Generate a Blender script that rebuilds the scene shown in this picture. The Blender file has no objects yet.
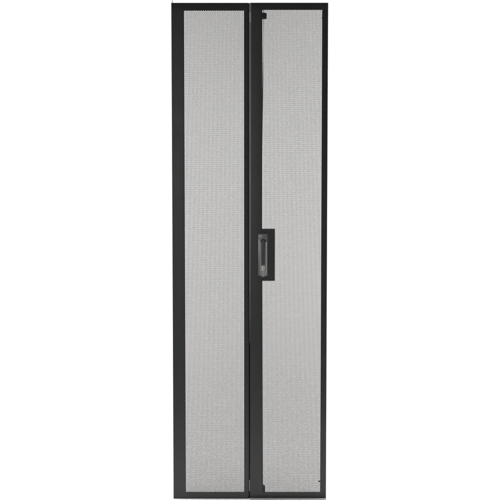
import bpy, bmesh, math
import numpy as np
from mathutils import Vector

sc = bpy.context.scene
COL = sc.collection
MM = 0.001

# ------------------------------------------------------------------ helpers
def link(name, me, mat, parent=None):
    o = bpy.data.objects.new(name, me)
    COL.objects.link(o)
    if mat: me.materials.append(mat)
    if parent: o.parent = parent
    return o

def from_bm(name, bm, mat, parent=None, smooth=False):
    me = bpy.data.meshes.new(name)
    bmesh.ops.recalc_face_normals(bm, faces=bm.faces[:])
    bm.to_mesh(me); bm.free()
    if smooth:
        for p in me.polygons: p.use_smooth = True
        me.set_sharp_from_angle(angle=math.radians(35))
    return link(name, me, mat, parent)

def thing(name, label, cat, loc, group=None):
    o = bpy.data.objects.new(name, None); COL.objects.link(o)
    o.empty_display_size = .05
    o.location = loc
    o['label'] = label; o['category'] = cat; o['kind'] = 'thing'
    if group: o['group'] = group
    return o

def add_box(bm, x0, x1, y0, y1, z0, z1, bev=0.0, seg=2):
    """box in millimetres, x/y/z ranges, optional rounded edges"""
    r = bmesh.ops.create_cube(bm, size=1.0)
    vs = r['verts']
    for v in vs:
        v.co = Vector(((x0+x1)/2+v.co.x*(x1-x0), (y0+y1)/2+v.co.y*(y1-y0), (z0+z1)/2+v.co.z*(z1-z0)))*MM
    if bev:
        es = list({e for v in vs for e in v.link_edges})
        bmesh.ops.bevel(bm, geom=es, offset=bev*MM, segments=seg, affect='EDGES', profile=.5)

def add_prism(bm, pts, y0, y1, bev=0.0, seg=3):
    """outline in the x-z plane (mm), extruded from y0 (front) to y1 (back); front rim rounded"""
    fr = [bm.verts.new((x*MM, y0*MM, z*MM)) for x, z in pts]
    bk = [bm.verts.new((x*MM, y1*MM, z*MM)) for x, z in pts]
    f = bm.faces.new(fr); bm.faces.new(list(reversed(bk)))
    n = len(pts)
    for i in range(n):
        j = (i+1) % n
        bm.faces.new((fr[i], bk[i], bk[j], fr[j]))
    if bev:
        bmesh.ops.bevel(bm, geom=list(f.edges), offset=bev*MM, segments=seg, affect='EDGES', profile=.5)

def add_rod(bm, p0, p1, r, n=16, caps=True):
    p0, p1 = Vector(p0)*MM, Vector(p1)*MM
    q = (p1-p0).to_track_quat('Z', 'Y')
    rings = []
    for p in (p0, p1):
        rings.append([bm.verts.new(p + q @ Vector((r*MM*math.cos(2*math.pi*i/n), r*MM*math.sin(2*math.pi*i/n), 0))) for i in range(n)])
    for i in range(n):
        j = (i+1) % n
        bm.faces.new((rings[0][i], rings[0][j], rings[1][j], rings[1][i]))
    if caps:
        bm.faces.new(list(reversed(rings[0]))); bm.faces.new(rings[1])

def arc(cx, cz, r, a0, a1, n, sx=1.0):
    return [(cx+sx*r*math.cos(math.radians(a0+(a1-a0)*i/n)), cz+r*math.sin(math.radians(a0+(a1-a0)*i/n))) for i in range(n+1)]

# ------------------------------------------------------------------ materials
def mat_base(name):
    m = bpy.data.materials.new(name); m.use_nodes = True
    nt = m.node_tree
    return m, nt, nt.nodes['Principled BSDF']

def powder_coat(name, base, rough, grain=240.0, bump=.06, metallic=0.0, var=.2):
    m, nt, b = mat_base(name)
    tc = nt.nodes.new('ShaderNodeTexCoord')
    n1 = nt.nodes.new('ShaderNodeTexNoise'); n1.inputs['Scale'].default_value = grain; n1.inputs['Detail'].default_value = 3
    n2 = nt.nodes.new('ShaderNodeTexNoise'); n2.inputs['Scale'].default_value = 9.0; n2.inputs['Detail'].default_value = 5
    nt.links.new(tc.outputs['Object'], n1.inputs['Vector']); nt.links.new(tc.outputs['Object'], n2.inputs['Vector'])
    mix = nt.nodes.new('ShaderNodeMix'); mix.data_type = 'RGBA'
    lo = tuple(c*(1-var) for c in base)+(1,); hi = tuple(c*(1+var) for c in base)+(1,)
    mix.inputs[6].default_value = lo; mix.inputs[7].default_value = hi
    nt.links.new(n2.outputs['Fac'], mix.inputs[0]); nt.links.new(mix.outputs[2], b.inputs['Base Color'])
    mr = nt.nodes.new('ShaderNodeMapRange'); mr.inputs['To Min'].default_value = rough-.05; mr.inputs['To Max'].default_value = rough+.07
    nt.links.new(n2.outputs['Fac'], mr.inputs['Value']); nt.links.new(mr.outputs['Result'], b.inputs['Roughness'])
    bp = nt.nodes.new('ShaderNodeBump'); bp.inputs['Strength'].default_value = bump; bp.inputs['Distance'].default_value = .0004
    nt.links.new(n1.outputs['Fac'], bp.inputs['Height']); nt.links.new(bp.outputs['Normal'], b.inputs['Normal'])
    b.inputs['Metallic'].default_value = metallic
    return m

BLACK = powder_coat('black_powder_coat', (.0175, .0175, .0185), .40, bump=.05)
MESHB = powder_coat('black_perforated_steel', (.034, .034, .034), .45, bump=.04)
DARK = powder_coat('black_plastic', (.007, .007, .007), .5, bump=.04)
STRIP = powder_coat('grey_edge_metal', (.215, .22, .23), .42, bump=.03)
CLIP = powder_coat('pale_clip_metal', (.42, .41, .39), .4, bump=.03)
FOOT_STRIP = powder_coat('pale_foot_strip', (.38, .38, .385), .45, bump=.03)
PINM = powder_coat('zinc_pin', (.30, .32, .30), .35, metallic=.6, bump=.03)
HANDLE = powder_coat('gunmetal_handle', (.38, .385, .365), .30, metallic=.4, bump=.0, var=.06)
PLATE = powder_coat('dark_gunmetal_plate', (.17, .173, .165), .30, metallic=.4, bump=.0, var=.12)
CHANNEL = powder_coat('dark_handle_channel', (.06, .062, .062), .42, metallic=.3, bump=.0, var=.06)
CHROME = powder_coat('lock_chrome', (.72, .72, .70), .25, metallic=.25, bump=.0, var=.04)

PAPER, nt, b = mat_base('white_backdrop')
b.inputs['Roughness'].default_value = .9
tc = nt.nodes.new('ShaderNodeTexCoord'); nz = nt.nodes.new('ShaderNodeTexNoise'); nz.inputs['Scale'].default_value = 3
mx = nt.nodes.new('ShaderNodeMix'); mx.data_type = 'RGBA'
mx.inputs[6].default_value = (.86, .86, .86, 1); mx.inputs[7].default_value = (.88, .88, .88, 1)
nt.links.new(tc.outputs['Object'], nz.inputs['Vector']); nt.links.new(nz.outputs['Fac'], mx.inputs[0]); nt.links.new(mx.outputs[2], b.inputs['Base Color'])

# ------------------------------------------------------------------ setting: white studio sweep
def sweep():
    bm = bmesh.new()
    prof = [(-5.5, 0.0), (-2.0, 0.0), (0.9, 0.0)]
    R = .6
    for i in range(1, 17):
        a = math.radians(90*i/16)
        prof.append((.9+R*math.sin(a), R-R*math.cos(a)))
    prof += [(1.5, 2.2), (1.5, 4.2)]
    xs = (-3.5, 3.5)
    rows = [[bm.verts.new((x, y, z)) for x in xs] for y, z in prof]
    for a, c in zip(rows, rows[1:]):
        bm.faces.new((a[0], a[1], c[1], c[0]))
    o = from_bm('backdrop', bm, PAPER, smooth=True)
    o['kind'] = 'structure'
    o['label'] = 'seamless white studio backdrop and floor behind the doors'
    return o
sweep()

# ------------------------------------------------------------------ door leaf pieces
T = 2.0          # face plate thickness, mm
DEPTH = 25.0     # folded rim depth

def frame_mesh(x0, x1, z0, z1, ox0, ox1, oz0, oz1, notch=None):
    """front plate with its mesh opening (plus latch plate notch) and the folded rim behind it"""
    bm = bmesh.new()
    xs = sorted({x0, ox0, ox1, x1} | ({notch[0]} if notch else set()))
    zs = sorted({z0, oz0, oz1, z1} | ({notch[1], notch[2]} if notch else set()))
    V = {}
    def vv(i, j):
        if (i, j) not in V: V[i, j] = bm.verts.new((xs[i]*MM, 0, zs[j]*MM))
        return V[i, j]
    for i in range(len(xs)-1):
        for j in range(len(zs)-1):
            mx_, mz = (xs[i]+xs[i+1])/2, (zs[j]+zs[j+1])/2
            hole = ox0 < mx_ < ox1 and oz0 < mz < oz1
            if notch and mx_ < notch[0] and notch[1] < mz < notch[2]: hole = False
            if not hole: bm.faces.new((vv(i, j), vv(i+1, j), vv(i+1, j+1), vv(i, j+1)))
    bmesh.ops.recalc_face_normals(bm, faces=bm.faces[:])
    for f in bm.faces:
        if f.normal.y > 0: f.normal_flip()
    r = bmesh.ops.extrude_face_region(bm, geom=bm.faces[:])
    front = [v for v in r['geom'] if isinstance(v, bmesh.types.BMVert)]
    for v in bm.verts: v.co.y += T*MM
    for v in front: v.co.y -= T*MM
    bm.normal_update()
    rim, inner = [], []
    for e in bm.edges:
        if len(e.link_faces) != 2: continue
        if all(abs(v.co.y) < 1e-6 for v in e.verts) and e.calc_face_angle(0) > 1:
            outer = all(abs(v.co.x-x0*MM) < 1e-6 for v in e.verts) or all(abs(v.co.x-x1*MM) < 1e-6 for v in e.verts) \
                or all(abs(v.co.z-z0*MM) < 1e-6 for v in e.verts) or all(abs(v.co.z-z1*MM) < 1e-6 for v in e.verts)
            (rim if outer else inner).append(e)
    bmesh.ops.bevel(bm, geom=rim, offset=2.2*MM, segments=4, affect='EDGES', profile=.5)
    t = 1.6
    ya, yb = T-.1, DEPTH
    e = .05
    add_box(bm, x0+e, x0+t, ya, yb, z0+e, z1-e); add_box(bm, x1-t, x1-e, ya, yb, z0+e, z1-e)
    add_box(bm, x0+t+.01, x1-t-.01, ya, yb, z0+e, z0+t); add_box(bm, x0+t+.01, x1-t-.01, ya, yb, z1-t, z1-e)
    return bm

PITCH = 5.07
CSP = PITCH*math.sqrt(3)/2
OPEN = .385
def perforated(name, hx, hz, x0, x1, z0, z1, parent, notch=None, y0=2.1, y1=3.1):
    """hexagonal holes on a 60 degree grid, punched through a thin sheet; (hx, hz) is one hole's centre"""
    R = PITCH/math.sqrt(3); r = R*math.sqrt(OPEN)
    pad = 3.0
    i0 = math.ceil((x0-pad-hx)/CSP); i1 = math.floor((x1+pad-hx)/CSP)
    cs = []
    for i in range(i0, i1+1):
        off = PITCH/2 if i % 2 else 0.0
        k0 = math.ceil((z0-pad-hz-off)/PITCH); k1 = math.floor((z1+pad-hz-off)/PITCH)
        ks = np.arange(k0, k1+1)
        cs.append(np.stack([np.full(len(ks), hx+i*CSP), hz+off+ks*PITCH], 1))
    C = np.concatenate(cs)
    if notch:
        C = C[~((C[:, 0] < notch[0]-pad) & (C[:, 1] > notch[1]+pad) & (C[:, 1] < notch[2]-pad))]
    n = len(C)
    a = np.radians(np.arange(6)*60.0)
    ux, uz = np.cos(a), np.sin(a)
    V = np.zeros((n, 24, 3), np.float32)
    for q, (rad, y) in enumerate(((R, y0), (r, y0), (r, y1), (R, y1))):
        V[:, q*6:q*6+6, 0] = C[:, :1]+rad*ux
        V[:, q*6:q*6+6, 1] = y
        V[:, q*6:q*6+6, 2] = C[:, 1:]+rad*uz
    quads = []
    for q in range(3):
        for k in range(6):
            l = (k+1) % 6
            quads.append((q*6+k, q*6+l, q*6+6+l, q*6+6+k))
    Q = np.array(quads, np.int32)
    Fi = (Q[None]+(np.arange(n, dtype=np.int32)*24)[:, None, None]).reshape(-1, 4)
    me = bpy.data.meshes.new(name)
    me.vertices.add(n*24); me.vertices.foreach_set('co', (V.reshape(-1)*MM).astype(np.float32))
    m = len(Fi)
    me.loops.add(m*4); me.loops.foreach_set('vertex_index', Fi.reshape(-1).astype(np.int32))
    me.polygons.add(m)
    me.polygons.foreach_set('loop_start', (np.arange(m)*4).astype(np.int32))
    me.update(calc_edges=True)
    return link(name, me, MESHB, parent)

GROUP = 'pair of perforated cabinet door leaves'
H = 1990.6

# ------------------------------------------------------------------ left leaf
left = thing('perforated_door', 'tall plain black steel mesh door without a handle, wide stile on its outer side', 'door', (0, 0, 0), GROUP)
L = dict(x0=-310.9, x1=-4.1, z0=0.0, z1=H, ox0=-260.8, ox1=-23.1, oz0=28.0, oz1=1959.9)
from_bm('door_frame', frame_mesh(**L), BLACK, left, smooth=True)
perforated('perforated_sheet', -183.7, 1811.9, L['ox0'], L['ox1'], L['oz0'], L['oz1'], left)
bm = bmesh.new(); add_rod(bm, (-305.9, 6, H-12), (-305.9, 6, H+34), 1.75, 20)
from_bm('hinge_pin', bm, PINM, left, smooth=True)
bm = bmesh.new(); add_box(bm, -15, 12, 25.2, 27.5, .3, H-.4)
from_bm('seal_strip', bm, DARK, left)

# ------------------------------------------------------------------ right leaf
right = thing('perforated_door', 'tall black steel mesh door with a grey swing handle on its latch plate', 'door', (0, 0, 0), GROUP)
NX, NZ0, NZ1 = 99.3, 889.3, 1098.8
Rr = dict(x0=-.7, x1=308.8, z0=0.0, z1=H+.4, ox0=48.9, ox1=285.0, oz0=28.0, oz1=1962.7, notch=(NX, NZ0, NZ1))
from_bm('door_frame', frame_mesh(**Rr), BLACK, right, smooth=True)
perforated('perforated_sheet', 138.0, 991.4, Rr['ox0'], Rr['ox1'], Rr['oz0'], Rr['oz1'], right, notch=Rr['notch'])

# grey folded edge seen in the gap, wide at the top and running out two thirds of the way down
bm = bmesh.new()
add_prism(bm, [(-3.4, H-1.5), (-3.4, 1500), (-2.6, 1000), (-1.4, 640), (-.3, 640), (2.0, 1000), (3.9, 1500), (4.3, H-1.5)], -.8, -.02, .3, 2)
from_bm('edge_strip', bm, STRIP, right)
for za, zb, xa, xb in ((1915.5, 1953.0, -3.3, 3.9), (33.0, 78.0, -3.0, -1.2)):
    bm = bmesh.new(); add_box(bm, xa, xb, -2.0, -.75, za, zb, .4)
    from_bm('edge_clip', bm, CLIP, right)

# locking rod behind the mesh, its guide, its lower end and two small catches
bm = bmesh.new(); add_rod(bm, (53.6, 19, 1972), (45.0, 19, 1090), 1.2)
from_bm('lock_rod', bm, DARK, right, smooth=True)
bm = bmesh.new(); add_rod(bm, (48.3, 19, 900), (50.2, 19, 20), 1.7)
from_bm('lock_rod', bm, DARK, right, smooth=True)
bm = bmesh.new()
add_prism(bm, [(42, 1953), (61, 1953)]+arc(60.5, 1948, 5, 80, 0, 6)+[(65.5, 1930)]+[(62, 1929), (42, 1929)], 14.5, 23.5, .6)
from_bm('rod_guide', bm, DARK, right, smooth=True)
bm = bmesh.new()
add_prism(bm, [(47, 18)]+[(61, 18), (61, 46)]+arc(54, 46, 7, 0, 180, 12)[1:], 14, 22, .6)
from_bm('rod_end', bm, DARK, right, smooth=True)
for xa, xb, za, zb in ((283.6, 292, 1929.6, 1935.2), (278.8, 292, 67.3, 71.8)):
    bm = bmesh.new(); add_box(bm, xa, xb, 5, 16, za, zb, .5)
    from_bm('hinge_catch', bm, DARK, right)

# invented pale strip along the foot of this leaf, not a known door part
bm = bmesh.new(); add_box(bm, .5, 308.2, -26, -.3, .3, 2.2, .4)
from_bm('added_foot_strip', bm, FOOT_STRIP, right)

# ------------------------------------------------------------------ swing handle
bm = bmesh.new()                                         # base plate with a raised rim
add_box(bm, 32.0, 70.5, -4.0, -.02, 910.2, 1078.0, 1.2, 3)
hb = from_bm('swing_handle', bm, PLATE, right, smooth=True)
bm = bmesh.new()                                         # raised head above the lever
add_prism(bm, [(33.5, 1076.2)]+[(33.5, 1062)]+[(39.5, 1054)]+[(41.5, 1058.5)]+arc(51.5, 1049, 11.2, 130, 20, 12)+[(66.5, 1050)]+[(69.2, 1056), (69.2, 1076.2)], -7.0, -3.9, 1.4)
from_bm('handle_head', bm, PLATE, hb, smooth=True)
bm = bmesh.new()                                         # raised dark piece, painted shade of the recess under the head
add_prism(bm, [(42.2, 1030)]+[(63.8, 1030), (63.8, 1046.5)]+arc(53, 1046.5, 10.8, 0, 180, 16)[1:], -7.6, -3.95)
from_bm('pocket_shade', bm, DARK, hb)

def lever():
    """long grip: rounded ridges either side of a hollowed channel, half-round lower end"""
    bm = bmesh.new()
    xc = 52.3
    # cross section (x offset, y) from the left root over both ridges to the right root
    sec = [(-13.2, -3.9), (-13.2, -9.0), (-12.4, -11.0), (-11.0, -11.8), (-9.6, -11.0), (-8.4, -8.2), (-4.0, -6.8), (1.0, -6.5), (6.5, -7.2),
           (10.2, -9.2), (11.6, -11.2), (13.0, -11.8), (14.2, -11.0), (15.0, -9.0), (15.0, -3.9)]
    ze, rz = 925.5, 20.0
    zs = [1046.0, 1040.0, 1000.0, 950.0, 936.0, ze]+[ze-rz*math.sin(math.radians(a)) for a in (12, 24, 36, 48, 58, 67, 75, 82)]
    rows = []
    for z in zs:
        s = 1.0
        if z < ze: s = math.sqrt(1-((ze-z)/rz)**2)
        lift = (.8 if z > 1044 else 1.0)*(.55+.45*s)
        rows.append([bm.verts.new(((xc+x*s)*MM, (y*lift if y < -3.95 else y)*MM, z*MM)) for x, y in sec])
    for a, c in zip(rows, rows[1:]):
        for i in range(len(sec)-1):
            bm.faces.new((a[i], a[i+1], c[i+1], c[i]))
    for r_ in (rows[0], rows[-1]):
        bm.faces.new(r_)
    return bm
from_bm('lever', lever(), HANDLE, hb, smooth=True)
bm = bmesh.new()                                         # dark inlay lying in the lever's channel
add_prism(bm, [(45.4, 953), (60.6, 953)]+arc(53, 1045, 7.6, 0, 180, 12), -8.1, -6.2, .5)
from_bm('grip_inlay', bm, CHANNEL, hb, smooth=True)
bm = bmesh.new()
add_rod(bm, (49.6, -5.5, 940.4), (49.6, -10.4, 940.4), 8.8, 40)
rim = [e for e in bm.edges if all(v.co.y < -.0103 for v in e.verts)]
bmesh.ops.bevel(bm, geom=rim, offset=.9*MM, segments=3, affect='EDGES')
from_bm('lock_cylinder', bm, CHROME, hb, smooth=True)
bm = bmesh.new()                                         # keyway and the two engraved arcs of the lock face
add_box(bm, 51.6, 52.6, -10.75, -10.42, 936.8, 944.2)
def band(a0, a1, r0, r1):
    add_prism(bm, arc(49.6, 940.4, r1, a0, a1, 12)+list(reversed(arc(49.6, 940.4, r0, a0, a1, 12))), -10.75, -10.42)
band(115, 245, 4.9, 6.6); band(-60, 60, 5.4, 6.6)
from_bm('keyway', bm, DARK, hb)

# ------------------------------------------------------------------ studio lamps
def area(name, loc, target, sx, sy, power, color=(1, 1, 1)):
    l = bpy.data.lights.new(name, 'AREA'); l.shape = 'RECTANGLE'; l.size = sx; l.size_y = sy
    l.energy = power; l.color = color
    o = bpy.data.objects.new(name, l); COL.objects.link(o)
    o.location = loc
    o.rotation_euler = (Vector(target)-Vector(loc)).to_track_quat('-Z', 'Y').to_euler()
    return o
for s in (-1, 1):
    area('backdrop_lamp', (s*1.8, .2, 1.4), (s*.2, 1.5, 1.35), .5, 2.0, 54, (1, .99, .968))
area('key_lamp', (-.98, -4.0, 1.25), (-.15, 0, 1.15), .8, 1.0, 15)
area('side_lamp', (2.3, -.5, 2.4), (.2, 0, 1.5), .4, 1.2, 14)
top = area('floor_fill_lamp', (0, -.75, 3.5), (0, -.6, 0), 2.6, .3, 8)  # added lamp, out of view, to whiten the floor before the doors
top.data.spread = math.radians(36)

w = bpy.data.worlds.new('World'); sc.world = w; w.use_nodes = True
bg = w.node_tree.nodes['Background']; bg.inputs['Color'].default_value = (1, 1, 1, 1); bg.inputs['Strength'].default_value = .12

# ------------------------------------------------------------------ camera
cam = bpy.data.cameras.new('camera'); co = bpy.data.objects.new('camera', cam); COL.objects.link(co)
co.location = (0, -4.985264, 1.397055)
co.rotation_euler = (math.radians(90-4.4), 0, 0)
cam.sensor_width = 36; cam.lens = 90; cam.clip_end = 200
sc.camera = co

sc.view_settings.view_transform = 'Standard'; sc.view_settings.look = 'None'
sc.view_settings.exposure = 0; sc.view_settings.gamma = 1
sc.cycles.use_denoising = True
sc.cycles.pixel_filter_type = 'BLACKMAN_HARRIS'; sc.cycles.filter_width = 1.6
